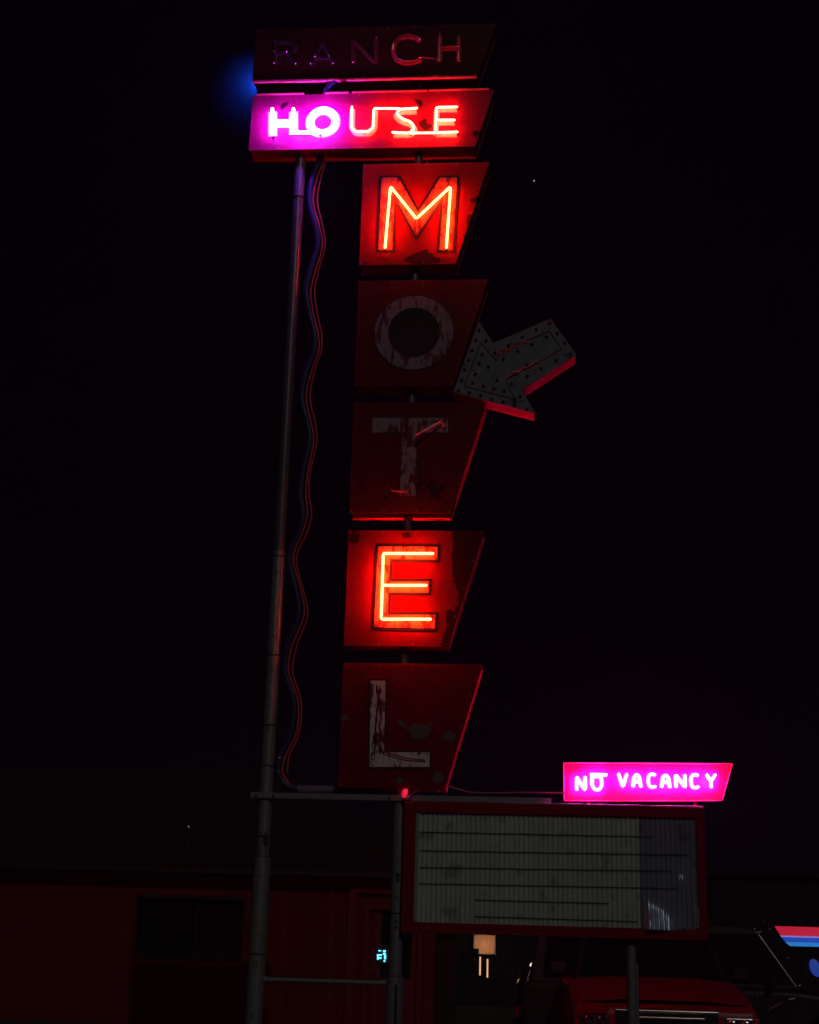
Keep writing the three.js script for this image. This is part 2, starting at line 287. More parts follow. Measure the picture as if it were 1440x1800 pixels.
{ // O, dead
  const t = signBox('letter_sign_box', 'dark red sign box with the unlit round letter O behind the arrow tip', 'sign', STACK, trap('O'), boxPaint(-0.6, 6.7, 1.4, [0.17, 0.002, 0.003], 7.3, (x, y) => 0.3 * spot(x, y, 0, 6.8, 0.8, 0.2)));
  const c = [0.015, 7.294], q = [0.415, 7.291], q2 = [0.004, 7.695], r1 = [0.26, 7.292], r2 = [0.008, 7.549];
  const rx = q[0] - c[0], ry = q2[1] - c[1], ix = r1[0] - c[0], iy = r2[1] - c[1];
  const el = (k, a, b) => { const s = new k(); s.absellipse(c[0], c[1], a, b, 0, Math.PI * 2); return s; };
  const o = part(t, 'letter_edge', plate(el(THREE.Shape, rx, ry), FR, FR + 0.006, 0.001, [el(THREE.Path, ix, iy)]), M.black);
  part(o, 'letter', plate(el(THREE.Shape, rx - 0.012, ry - 0.012), FR + 0.006, FR + 0.010, 0.001, [el(THREE.Path, ix + 0.008, iy + 0.008)]), streakMat([0.29, 0.23, 0.25], 8.1, 0.04, 0.02, 7.31));  // duller letter colour: light weakening with height is put into it
  part(t, 'inner_disc', plate(el(THREE.Shape, ix - 0.003, iy - 0.003), FR, FR + 0.003, 0.001), std({ color: col(0.03, 0.012, 0.014), roughness: 0.8 }));
  for (const p of [[-0.314, 7.208], [0.213, 7.542], [0.104, 6.99]]) part(t, 'glass_post', [rod([...p, FR], [...p, FR + 0.04], 0.007), ball([...p, FR + 0.042], 0.010)], M.glassTube);
}
{ // T, dead, with broken glass
  const t = signBox('letter_sign_box', 'dark red sign box with the unlit letter T and a broken slanting glass tube', 'sign', STACK, trap('T'), boxPaint(-0.6, 5.4, 1.4, [0.16, 0.002, 0.003], 9.9, (x, y) => 0.45 * spot(x, y, -0.2, 5.7, 0.4, 0.3) + 0.35 * spot(x, y, 0.3, 5.65, 0.2, 0.2), 0.5), M.litCabinet);
  letter(t, [[-0.368, 6.413], [0.374, 6.411], [0.377, 6.249], [0.075, 6.25], [0.088, 5.617], [-0.08, 5.616], [-0.073, 6.25], [-0.362, 6.25]], streakMat([0.34, 0.26, 0.28], 5.7, 0.02, 0, 6.1), 0.006);
  part(t, 'broken_tube', [polyTube([[...[0.328, 6.321], 0.135], [...[0.312, 6.354], 0.18], [...[0.075, 6.193], 0.24]], 0.011, 0.012), ball([...[0.075, 6.193], 0.24], 0.011)], M.litGlass);
  part(t, 'broken_tube', [polyTube([[...[-0.153, 5.687], 0.16], [...[-0.147, 5.658], 0.17], [...[-0.001, 5.65], 0.17], [...[0.009, 5.687], 0.16]], 0.009, 0.012)], M.litGlass);
}
{ // E, lit
  const t = signBox('letter_sign_box', 'red slanted sign box with the lit neon letter E, worn dark at its upper right', 'sign', STACK, trap('E'), boxPaint(-0.6, 4.13, 1.4, [0.32, 0.003, 0.004], 21.7, (x, y) => 0.75 * sstep(0.36, 0.46, x - 0.12 * (y - 4.8)) + 0.5 * spot(x, y, 0.6, 5.2, 0.25, 0.2) + 0.55 * spot(x, y, -0.5, 5.2, 0.08, 0.12) - 0.9 * spot(x, y, 0.42, 4.66, 0.06, 0.12) + 0.45 * spot(x, y, 0.0, 5.24, 0.1, 0.05)));
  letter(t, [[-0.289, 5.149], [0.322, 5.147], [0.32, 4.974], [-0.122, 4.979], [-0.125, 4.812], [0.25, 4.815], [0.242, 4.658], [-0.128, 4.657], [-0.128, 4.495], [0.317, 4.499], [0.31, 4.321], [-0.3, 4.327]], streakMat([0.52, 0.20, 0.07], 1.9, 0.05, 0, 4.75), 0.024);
  tube(t, 'neon_tube', [[[0.255, 5.048], [-0.208, 5.046], [-0.207, 4.419], [0.246, 4.424]], [[-0.203, 4.74], [0.199, 4.743]]], 0.0125, neonRed, 0.02);
  for (const p of [[0.013, 5.029], [-0.215, 4.864], [0.022, 4.73], [0.03, 4.43]]) lamp(t, [...p, 0.2], RED, 0.06);
  part(t, 'back_neon_tube', [polyTube([[-0.3, 5.1, -0.17], [0.25, 5.1, -0.17], [0.25, 4.4, -0.17], [-0.3, 4.4, -0.17]], 0.0115), polyTube([[-0.2, 4.75, -0.17], [0.25, 4.75, -0.17]], 0.0115)], neonRed);
}
{ // L, dead
  const t = signBox('letter_sign_box', 'dark red sign box with the unlit whitish letter L, lowest of the stack', 'sign', STACK, trap('L'), boxPaint(-0.6, 2.84, 1.4, [0.21, 0.002, 0.003], 15.1, (x, y) => 0.35 * spot(x, y, 0.2, 3.9, 0.08, 0.1)), M.litCabinet);
  letter(t, [[-0.31, 3.872], [-0.136, 3.874], [-0.126, 3.226], [0.283, 3.233], [0.287, 3.066], [-0.29, 3.055]], streakMat([0.80, 0.66, 0.68], 14.2, 0.02, -0.04, 3.45));  // lighter than O and T: stronger light low down put into the colour
  part(t, 'broken_tube', polyTube([[...[-0.23, 3.813], 0.15], [...[-0.21, 3.693], 0.16], [...[-0.23, 3.342], 0.16], [...[-0.153, 3.21], 0.16], [...[0.065, 3.153], 0.16], [...[0.229, 3.14], 0.15]], 0.006, 0.03), std({ color: col(0.03, 0.012, 0.012), roughness: 0.35 }));
  part(t, 'lug', rod([0.0, 4.01, 0.1], [0.0, 4.065, 0.1], 0.004), M.trimRed);
  part(t, 'corner_cap', new THREE.ConeGeometry(0.02, 0.06, 10).rotateX(Math.PI).translate(0.412, 2.875, 0.02), M.trimRed);
  const chipM = std({ color: col(0.12, 0.115, 0.09), roughness: 0.9 });    // bare patches where sheets of paint have come off
  const patch = (pts, k) => part(t, 'bare_patch', plate(pts.map(p => [p[0], p[1]]), FR, FR + 0.0015, 0.0004), chipM);
  const blob = (c, a, b, n = 22, z = 1) => Array.from({ length: n }, (_, i) => { const w = i / n * Math.PI * 2, r = 1 + 0.55 * fbm(Math.cos(w) * 1.6 + z * 5, Math.sin(w) * 1.6, z); return [c[0] + a * r * Math.cos(w), c[1] + b * r * Math.sin(w)]; });
  patch([[-0.038, 3.499], [0.003, 3.499], [0.041, 3.459], [0.067, 3.434], [0.118, 3.47], [0.19, 3.466], [0.232, 3.452], [0.262, 3.483], [0.292, 3.494], [0.288, 3.468], [0.263, 3.442], [0.269, 3.391], [0.234, 3.349], [0.163, 3.328], [0.1, 3.342], [0.084, 3.388], [0.047, 3.423], [-0.006, 3.448]]);
  patch(blob([0.439, 3.363], 0.06, 0.045, 22, 2)); patch(blob([-0.516, 3.512], 0.04, 0.03, 18, 3)); patch(blob([0.345, 2.986], 0.055, 0.05, 22, 4)); patch(blob([-0.002, 2.96], 0.035, 0.03, 18, 5));
}
{ // RANCH, dead
  const out = [[-1.755, 10.157], [0.595, 10.157], [0.79, 10.78], [-1.755, 10.78]];
  const t = signBox('name_sign_box', 'dark top sign box reading RANCH in unlit glass letters', 'sign', 'long name boxes at the top', out, paint(paintD, 0.1, 0.52), M.cabinet);
  const litL = streakMat([0.75, 0.03, 0.02], 20.3, 0.26), W = 0.026;  // red light from the HOUSE box below put into this letter colour
  const P = { R: [[[-1.529, 10.337], [-1.545, 10.626]], [[-1.545, 10.626], [-1.368, 10.614], [-1.31, 10.544], [-1.367, 10.476], [-1.531, 10.481]], [[-1.403, 10.471], [-1.3, 10.331]]],
    A: [[[-1.143, 10.327], [-1.036, 10.612], [-0.903, 10.32]], [[-1.099, 10.414], [-0.955, 10.411]]], N: [[[-0.695, 10.329], [-0.706, 10.616], [-0.456, 10.329], [-0.466, 10.616]]],
    C: [[[0.001, 10.589], [-0.066, 10.632], [-0.144, 10.648], [-0.227, 10.623], [-0.279, 10.556], [-0.281, 10.447], [-0.243, 10.364], [-0.159, 10.321], [-0.064, 10.325], [0.006, 10.364]]],
    H: [[[0.199, 10.638], [0.205, 10.325]], [[0.398, 10.605], [0.403, 10.32]], [[0.205, 10.481], [0.4, 10.489]]] };
  const dimL = streakMat([0.05, 0.008, 0.010], 23.3, 0.26), midL = streakMat([0.16, 0.012, 0.012], 25.3, 0.26);  // dimmer copies: neon light fading to the left put into letter colours
  for (const k of 'RANCH') {
    const l = part(t, 'letter', P[k].map(p => polyTube(p, W, 0.03).translate(0, 0, 0).applyMatrix4(new THREE.Matrix4().makeScale(1, 1, 0.18)).translate(0, 0, FR + 0.001)), 'RA'.includes(k) ? dimL : k === 'N' ? midL : litL);
    if ('CH'.includes(k))
    part(l, 'glass_tube', P[k].map(p => polyTube(p.map(v => [v[0], v[1] + 0.004, FR + 0.04]), 0.0075, 0.03)), M.glassTube);
    for (const p of P[k]) for (const e of [p[0], p[p.length - 1]]) part(l, 'glass_post', [rod([...e, FR], [...e, FR + 0.035], 0.006), ball([...e, FR + 0.042], 0.014)], M.glintPost);
  }
  part(t, 'link_tube', polyTube([[...[0, 10.371], FR + 0.04], [...[0.196, 10.339], FR + 0.04]], 0.007), M.glassTube);
  part(t, 'edge_trim', [box(1.0, 0.026, 0.034, -1.25, 10.145, FR - 0.004, 0.004), box(1.43, 0.026, 0.034, -0.12, 10.145, FR - 0.004, 0.004)], M.trimRed);
  part(t, 'splice_plate', box(0.07, 0.032, 0.012, 0.16, 10.148, FR + 0.018, 0.002), M.trimRed);
}
{ // an added unseen blue lamp behind the left end, making the glow in haze
  const t = thing('added_blue_lamp', 'added unseen blue lamp making the glow behind the left end of the top sign box', 'lamp'), p = new THREE.Vector3(-1.775, 10.34, -0.22), d = new THREE.Vector3(-0.20, 0.54, -0.82).normalize();
  const q = (k, r0, r1) => rod(p.clone().addScaledVector(d, k[0]).toArray(), p.clone().addScaledVector(d, k[1]).toArray(), r0, r1, 20);
  part(t, 'housing', q([-0.12, -0.012], 0.02, 0.035), M.black); part(t, 'bracket', rod([-1.70, 10.34, -0.12], [-1.76, 10.31, -0.17], 0.012), M.black);
  part(t, 'added_glow_light', q([-0.012, -0.006], 0.033, 0.033), neonBlue);
  const l = new THREE.SpotLight(col(0.006, 0.085, 1), 5200, 0, 0.225, 1, 2); l.position.copy(p); l.target.position.copy(p).addScaledVector(d, 4); l.castShadow = true; l.name = 'added_blue_lamp'; t.add(l, l.target);
}
{ // HOUSE, lit
  const out = [[-1.748, 9.338], [0.588, 9.338], [0.775, 9.99], [-1.738, 9.98]];
  const t = signBox('name_sign_box', 'long sign box reading HOUSE, its first two letters violet and the rest red', 'sign', 'long name boxes at the top', out, paint(paintB, 0.27, 0.9), M.cabinet);
  const white = std({ color: col(0.78, 0.74, 0.72), roughness: 0.75 }), worn = streakMat([0.62, 0.52, 0.46], 31, 0.34);
  const H = [[[-1.52, 9.786], [-1.504, 9.493]], [[-1.3, 9.781], [-1.286, 9.509]], [[-1.507, 9.646], [-1.299, 9.641]]];
  const oc = [-0.987, 9.651], ox = [-0.852, 9.648][0] - oc[0], oy = [-0.992, 9.784][1] - oc[1];
  const flat = (p, w) => polyTube(p, w, 0.03).applyMatrix4(new THREE.Matrix4().makeScale(1, 1, 0.16)).translate(0, 0, FR + 0.001);
  part(t, 'letter', H.map(p => flat(p, 0.05)), white); part(t, 'letter', flat(arc(oc[0], oc[1], ox, oy, 0, 360, 40), 0.05), white);
  part(t, 'letter', flat([[-0.685, 9.793], [-0.683, 9.574], [-0.639, 9.501], [-0.492, 9.498], [-0.447, 9.562], [-0.449, 9.774]], 0.03), worn);
  part(t, 'letter', flat([[-0.019, 9.745], [-0.189, 9.749], [-0.241, 9.703], [-0.192, 9.643], [-0.074, 9.6], [-0.025, 9.54], [-0.076, 9.475], [-0.251, 9.479]], 0.03), worn);
  part(t, 'letter', [[[0.396, 9.762], [0.185, 9.766], [0.18, 9.477], [0.401, 9.472]], [[0.189, 9.614], [0.375, 9.61]]].map(p => flat(p, 0.03)), worn);
  tube(t, 'violet_neon_tube', [[[-1.511, 9.775], [-1.495, 9.483]], [[-1.497, 9.635], [-1.29, 9.63]], [[-1.291, 9.77], [-1.278, 9.498], [-1.007, 9.492]], arc(...[-0.979, 9.64], ox, oy, 0, 360, 40)], 0.016, neonViolet, 0.02, 0.19);
  for (const p of [[-1.385, 9.621], [-1.105, 9.549], [-0.973, 9.625]]) lamp(t, [...p, 0.22], VIOLET, 0.06);
  tube(t, 'red_neon_tube', [[[-0.686, 9.793], [-0.683, 9.555], [-0.646, 9.508], [-0.505, 9.505], [-0.46, 9.55], [-0.459, 9.771], [-0.197, 9.762]],
    [[-0.016, 9.764], [-0.191, 9.755], [-0.225, 9.709], [-0.165, 9.645], [-0.07, 9.604], [-0.033, 9.537], [-0.084, 9.476], [-0.256, 9.489]],
    [[0.394, 9.768], [0.182, 9.769], [0.183, 9.477], [0.403, 9.479]], [[0.186, 9.621], [0.372, 9.617]], [[-0.073, 9.476], [0.183, 9.473]]], 0.0108, neonHouse, 0.025);
  for (const p of [[-0.564, 9.595], [-0.132, 9.605], [0.263, 9.596]]) lamp(t, [...p, 0.2], RED, 0.05);
  part(t, 'edge_trim', [box(0.5, 0.02, 0.03, -1.45, 9.992, FR - 0.004, 0.004), box(0.25, 0.02, 0.03, -0.86, 9.993, FR - 0.004, 0.004), box(0.78, 0.02, 0.03, -0.31, 9.995, FR - 0.004, 0.004), box(0.62, 0.02, 0.03, 0.41, 9.998, FR - 0.004, 0.004)], M.trimRed);
}

// ---------------------------------------------------------------- arrow
{
  const out = [[0.65, 7.407], [0.796, 7.178], [1.347, 7.431], [1.598, 7.048], [1.075, 6.686], [1.206, 6.448], [0.413, 6.666]];
  const t = thing('arrow_sign', 'pale arrow with bulb sockets pointing down left at the stack', 'sign');
  const face = std({ map: at(tex(512, (u, v) => { const n = 1 + 0.5 * fbm(u * 6, v * 6, 2) + 0.3 * fbm(u * 30, v * 30, 7, 3); let c = [0.20 * n, 0.21 * n, 0.235 * n]; return mixc(c, [0.05, 0.02, 0.022], sstep(0.20, 0.30, fbm(u * 8, v * 8, 13) + 0.25 * fbm(u * 40, v * 40, 1, 3))); }, true), 1.0), roughness: 0.7, bumpMap: at(dents, 0.7), bumpScale: 0.004 });
  const side = std({ map: at(tex(256, (u, v) => { const n = 1 + 0.3 * fbm(u * 12, v * 12, 2); return [0.85 * n, 0.08 * n, 0.07 * n]; }, true), 0.6), roughness: 0.6 });  // bright red sides: vacancy sign light on them put into the colour
  part(t, 'cabinet', plate(inset(out, 0.006), -0.11, 0.128, 0.002), side);
  part(t, 'face_panel', plate(out, 0.126, 0.132, 0.0015), face);
  const groove = [[0.675, 7.183], [0.826, 6.992], [0.858, 7.086], [1.336, 7.297], [1.454, 7.106], [0.916, 6.791], [1.01, 6.592], [0.517, 6.728]];
  part(t, 'channel_trim', polyTube([...groove, groove[0]].map(p => [...p, 0.134]), 0.0055, 0.01), std({ color: col(0.05, 0.012, 0.014), roughness: 0.5 }));
  const dots = [[345,230],[315,330],[415,335],[275,430],[375,470],[240,525],[345,560],[435,590],[205,620],[310,660],[175,720],[280,745],[385,775],[485,800],[585,825],[145,820],[248,842],[355,870],[460,905],[570,930],[680,960],[795,1000],[735,875],[655,755],[515,720],[805,680],[940,605],[1085,525],[1225,460],[1170,355],[1105,260],[1035,165],[900,225],[765,300],[630,380],[500,455],[580,515],[720,435],[855,370],[1000,295],[800,570]];
  const A = [0.301, 7.562], B = [1.744, 7.548], Cc = [0.328, 6.259], s = (v, g) => part(t, 'bulb_socket', g.clone().translate(...v), M.socket);
  const gS = new THREE.CylinderGeometry(0.0145, 0.016, 0.012, 16).rotateX(Math.PI / 2);
  for (const [u, v] of dots) { const a = u / 1440.4, b = v / 1218.8; s([A[0] + (B[0] - A[0]) * a + (Cc[0] - A[0]) * b, A[1] + (B[1] - A[1]) * a + (Cc[1] - A[1]) * b, 0.138], gS); }
  part(t, 'bulb', ball([...[1.335, 7.402], 0.15], 0.014), M.glassTube);
  for (const [a, b] of [[[0.836, 7.073], [1.138, 7.189]], [[0.864, 7.049], [1.001, 7.131]], [[0.948, 6.836], [1.248, 6.987]]]) {
    const n = 6, p = []; for (let i = 0; i <= n; i++) p.push([a[0] + (b[0] - a[0]) * i / n, a[1] + (b[1] - a[1]) * i / n + (i % 2 ? 0.012 : -0.012), 0.15]);
    part(t, 'loose_wire', smoothTube(p, 0.004, 40, 6), M.wire);
  }
}

// ---------------------------------------------------------------- wavy conduit with its wires
{
  const zc = -0.02, pts = [[...[-0.876, 10.172], 0.10], [...[-0.977, 10.019], 0.09], [...[-1.028, 9.841], -0.02], [...[-1.013, 9.373], zc], [...[-1.093, 9.058], zc], [...[-1.106, 8.817], zc], [...[-1.028, 8.526], zc], [...[-0.996, 8.334], zc], [...[-1.062, 8.018], zc], [...[-1.093, 7.818], zc], [...[-1.054, 7.594], zc], [...[-0.984, 7.322], zc], [...[-0.983, 7.176], zc], [...[-1.056, 6.922], zc], [...[-1.084, 6.67], zc], [...[-1.014, 6.403], zc], [...[-0.984, 6.226], zc], [...[-1.035, 5.906], zc], [...[-1.047, 5.687], zc], [...[-1.014, 5.476], zc], [...[-1.039, 5.306], zc], [...[-1.125, 5.052], zc], [...[-1.043, 4.72], zc], [...[-1.005, 4.5], zc], [...[-1.097, 4.185], zc], [...[-1.112, 3.969], zc], [...[-1.011, 3.663], zc], [...[-1.024, 3.39], zc], [...[-1.117, 3.155], zc], [...[-1.121, 3.026], zc], [...[-1.047, 2.914], zc], [...[-0.914, 2.876], zc], [...[-0.592, 2.877], zc], [...[-0.208, 2.874], zc]];
  const t = thing('wavy_conduit', 'wavy blue flexible conduit with thin wires hanging between pole and letter boxes', 'conduit');
  part(t, 'conduit_pipe', smoothTube(pts, 0.036, 420, 14), M.conduit);
  const w = (dx, dz, r, a, b) => part(t, 'wire', smoothTube(pts.slice(a, b).map((p, i) => [p[0] + dx + 0.008 * Math.sin(i * 1.3), p[1], p[2] + dz]), r, 320, 8), M.wire);
  w(0.044, 0.018, 0.0085, 2, 31); w(0.075, 0.0, 0.008, 3, 30);
  for (const i of [28, 29]) part(t, 'strap', new THREE.TorusGeometry(0.039, 0.006, 8, 20).rotateX(Math.PI / 2).translate(...pts[i]), M.chrome);
  part(t, 'coupling', rod([pts[31][0] - 0.02, pts[31][1] - 0.002, zc], [pts[31][0] + 0.3, pts[32][1], zc], 0.043, 0.043, 16), std({ color: col(0.20, 0.14, 0.20), roughness: 0.5 }));
}

// ---------------------------------------------------------------- no vacancy sign, glowing pole fitting and cables
{
  const VF = 0.005;
  const out = [[1.462, 3.156], [2.959, 3.176], [2.858, 2.847], [1.466, 2.819]];
  const t = thing('vacancy_sign', 'small glowing pink box sign reading NO VACANCY on top of the reader board', 'sign');
  const face = std({ color: col(0.45, 0.001, 0.065), roughness: 0.6, map: at(tex(256, (u, v) => { const n = 0.85 + 0.3 * fbm(u * 7, v * 7, 2) + 0.15 * fbm(u * 40, v * 40, 4, 3); return [n, n, n]; }), 0.9) });
  part(t, 'cabinet', plate(inset(out, 0.006), -0.2, VF - 0.005, 0.002), M.cabinet);
  part(t, 'face_panel', plate(out, VF - 0.006, VF, 0.0018), face);
  part(t, 'frame_lip', polyTube([...out, out[0]].map(p => [...p, VF + 0.004]), 0.007, 0.01), M.trimRed);
  const white = std({ color: col(0.78, 0.72, 0.74), roughness: 0.75 });
  const Q = (cx, cy, w, h) => (u, v) => [cx + u * w, cy + v * h];
  const G = { N: [[[-.5, -.5], [-.5, .5], [.5, -.5], [.5, .5]]], V: [[[-.5, .5], [0, -.5], [.5, .5]]], A: [[[-.5, -.5], [-.32, .3], [0, .5], [.32, .3], [.5, -.5]], [[-.38, -.08], [.38, -.08]]], Y: [[[-.5, .5], [0, 0], [.5, .5]], [[0, 0], [0, -.5]]],
    C: [[[.5, .42], [.2, .5], [-.25, .5], [-.5, .25], [-.5, -.25], [-.25, -.5], [.2, -.5], [.5, -.42]]], O: [[[-.5, .5], [-.5, -.2], [-.25, -.5], [.25, -.5], [.5, -.2], [.5, .3], [.25, .5], [-.5, .5]]], '-': [[[-.5, 0], [.5, 0]]] };
  const place = [['N', 1021.5, 1377, 15, 25], ['O', 1050, 1376, 17, 24], ['-', 1053, 1361.5, 30, 1], ['V', 1095.5, 1371.5, 15, 24], ['A', 1120.5, 1372, 14, 23], ['C', 1147, 1372, 13, 23], ['A', 1171, 1373, 15, 23], ['N', 1197, 1373, 16, 23], ['C', 1222, 1373, 13, 23], ['Y', 1250.5, 1373, 16, 24]];
  const o0 = [1.509, 3.008], o1 = [2.762, 3.032], k = (o1[0] - o0[0]) / 250, yy = y => o0[1] - (y - 1370) * k;
  const slope = (o1[1] - o0[1]) / 250;
  for (const [c, x, y, w, h] of place) {
    const q = Q(o0[0] + (x - 1000) * k, yy(y) + (x - 1000) * slope, w * k, h * k), runs = G[c].map(p => p.map(v => q(...v)));
    const l = part(t, 'letter', runs.map(p => polyTube(p, 0.018, 0.015).applyMatrix4(new THREE.Matrix4().makeScale(1, 1, 0.16)).translate(0, 0, VF + 0.001)), white);
    part(l, 'neon_tube', runs.map(p => polyTube(p.map(v => [v[0], v[1], VF + 0.032]), 0.0065, 0.015, 0.008, 8)), neonPink);
  }
  for (const p of [[1.709, 2.989], [2.061, 3.005], [2.385, 3.006], [2.708, 3.012]]) lamp(t, [...p, 0.06], PINK, 0.15);
  for (const x of [[1.69, 2.798][0], [2.626, 2.807][0]]) part(t, 'foot', [rod([x, 2.77, -0.02], [x, 2.835, -0.02], 0.022, 0.012, 10), box(0.07, 0.01, 0.07, x, 2.781, -0.02)], M.trimRed);
}
{
  const p = [0.05, 2.843], t = thing('glowing_fitting', 'small red fitting beside the pole under the letter L box, the light it catches put in as glow', 'lamp');  // fitting given its own glow, standing in for sign light it catches
  part(t, 'added_glow_light', new THREE.SphereGeometry(1, 20, 14).scale(0.026, 0.05, 0.026).rotateZ(-0.25).translate(p[0], p[1] + 0.01, 0.1), std({ color: col(0.5, 0.03, 0.04), emissive: col(0.62, 0.012, 0.05), roughness: 0.3 }));
  part(t, 'base', rod([p[0] - 0.004, p[1] - 0.055, 0.1], [p[0] - 0.004, p[1] - 0.035, 0.1], 0.02), M.ring);
  lamp(t, [p[0] + 0.01, p[1] + 0.01, 0.14], col(1, 0.03, 0.06), 0.004);  // small light added to go with that glow
  const c = thing('supply_cable', 'thin cable drooping from the letter L box along to the pink sign', 'cable', 'cables above the reader board');
  part(c, 'cable', smoothTube([[...[0.441, 2.92], 0.1], [...[0.538, 2.892], 0.1], [...[0.63, 2.869], 0.1], [...[0.853, 2.868], 0.1], [...[1.155, 2.877], 0.1], [...[1.477, 2.878], 0.1]], 0.008, 120, 8), std({ color: col(0.28, 0.14, 0.14), roughness: 0.5 }));
  const d = thing('supply_cable', 'short bowed cable from the red pole fitting up to the letter L box', 'cable', 'cables above the reader board');
  part(d, 'cable', smoothTube([[...[0.077, 2.798], 0.1], [...[0.112, 2.844], 0.1], [...[0.172, 2.872], 0.1], [...[0.254, 2.879], 0.1], [...[0.351, 2.873], 0.1]], 0.007, 60, 8), std({ color: col(0.2, 0.12, 0.12), roughness: 0.5 }));
  part(d, 'fitting', [rod([...[0.356, 2.863], 0.1], [...[0.355, 2.909], 0.1], 0.014)], M.trimRed);
}

// ---------------------------------------------------------------- reader board
{
  const t = thing('reader_board', 'wide empty message board with ribbed grey panel in a dark red frame', 'sign');
  const X0 = 0.155, X1 = 2.614, Y0 = 1.745, Y1 = 2.684, ox0 = 0.05, ox1 = 2.685, oy0 = 1.655, oy1 = 2.775, frameM = signMat(at(paintC, 2.6, 0.7, 0.3));
  const bar = (x0, y0, x1, y1) => box(x1 - x0, y1 - y0, 0.25, (x0 + x1) / 2, (y0 + y1) / 2, 0, 0.006);
  part(t, 'frame', [bar(ox0, oy0, ox1, Y0)], frameM); part(t, 'frame', [bar(ox0, Y1, ox1, oy1)], frameM);
  part(t, 'frame', [bar(ox0, Y0 + 0.001, X0, Y1 - 0.001)], frameM); part(t, 'frame', [bar(X1, Y0 + 0.001, ox1, Y1 - 0.001)], frameM);
  part(t, 'back_panel', box(X1 - X0 + 0.04, Y1 - Y0 + 0.04, 0.02, (X0 + X1) / 2, (Y0 + Y1) / 2, -0.09), M.cabinet);
  part(t, 'top_rail', box(1.75, 0.012, 0.02, 1.81, 2.782, 0.11, 0.003), M.steel);
  function ribbed(x0, x1, sag) {                                        // fluted plastic sheet
    const nx = Math.round((x1 - x0) / 0.0035), ny = 60, g = new THREE.PlaneGeometry(x1 - x0, Y1 - Y0 + 0.02, nx, ny).translate((x0 + x1) / 2, (Y0 + Y1) / 2, 0), p = g.attributes.position, uv = g.attributes.uv;
    for (let i = 0; i < p.count; i++) {
      const x = p.getX(i), y = p.getY(i), ph = (x / 0.0425) % 1, rib = Math.pow(Math.abs(Math.sin(Math.PI * ph)), 0.55);
      p.setZ(i, 0.078 + 0.022 * rib + 0.0025 * fbm(x * 2, y * 2, 3) + (sag ? sag(x, y) : 0)); uv.setXY(i, x, y);
    }
    g.computeVertexNormals(); return g;
  }
  const grime = (c, z) => tex(512, (u, v) => { const n = 1 + 0.22 * fbm(u * 5, v * 3, z) + 0.22 * fbm(u * 60, v * 6, z + 3, 3); return mixc(c.map(k => k * n), [0.04, 0.045, 0.035], 0.5 * sstep(0.1, 0.4, fbm(u * 10, v * 10, z + 8))); }, true);
  part(t, 'ribbed_panel', ribbed(X0 - 0.01, 2.118, null), new THREE.MeshPhysicalMaterial({ map: at(grime([0.50, 0.60, 0.49], 2), 2.0), roughness: 0.6 }), 'greenish grey ribbed panel');
  // its lower part leans out, shaped so the moon draws bright streaks on it
  const bulge = (x, y) => 0.328 * 0.03 * Math.log(1 + Math.exp((1.99 - 0.6 * (x - 2.24) - y + 0.05 * fbm(x * 9, 2, 4)) / 0.03)) * sstep(2.12, 2.20, x) * (1 - sstep(2.34, 2.50, x)) + 0.03 * spot(x, y, 2.47, 2.12, 0.04, 0.08) + 0.03 * spot(x, y, 2.60, 1.84, 0.04, 0.09) + 0.003 * fbm(x * 6, y * 5, 21);
  part(t, 'ribbed_panel', ribbed(2.121, X1 + 0.01, bulge), new THREE.MeshPhysicalMaterial({ map: at(grime([0.25, 0.29, 0.33], 7), 2.0), roughness: 0.135, ior: 2.3, specularColor: col(0.65, 0.85, 1) }), 'glossy bluish ribbed panel at the right');
  part(t, 'edge_strip', box(0.03, Y1 - Y0 - 0.01, 0.012, X0 + 0.015, (Y0 + Y1) / 2, 0.106, 0.003), std({ color: col(0.30, 0.31, 0.25), roughness: 0.6 }));
  const rail = std({ color: col(0.035, 0.035, 0.03), roughness: 0.5 });
  for (const [a, b] of [[[0.199, 2.515], [2.245, 2.516]], [[0.198, 2.353], [2.545, 2.368]], [[0.201, 2.209], [2.386, 2.229]], [[0.195, 2.071], [2.499, 2.084]], [[0.685, 1.944], [1.85, 1.944]], [[0.687, 1.805], [2.095, 1.799]]]) {
    const p = [], n = 24; for (let i = 0; i <= n; i++) p.push([a[0] + (b[0] - a[0]) * i / n, a[1] + (b[1] - a[1]) * i / n + 0.005 * fbm(i * 0.7, a[1] * 3, 5), 0.104]);
    part(t, 'letter_rail', smoothTube(p, 0.0045, 120, 6), rail);
  }
  for (const [x, y, k] of [[2.60, 1.76, 0.014], [2.49, 1.752, 0.013], [2.33, 1.752, 0.010]]) part(t, 'lug', ball([x, y, 0.12], k), M.chrome);
}
{
  const t = thing('support_post', 'thin steel post holding up the right part of the reader board', 'pole');
  part(t, 'pipe', rod([2.04, 0, 0], [2.04, 1.66, 0], 0.042, 0.042, 20), M.steel);
  part(t, 'conduit_pipe', rod([2.088, 0, 0.01], [2.088, 1.45, 0.01], 0.012), M.steel);
}

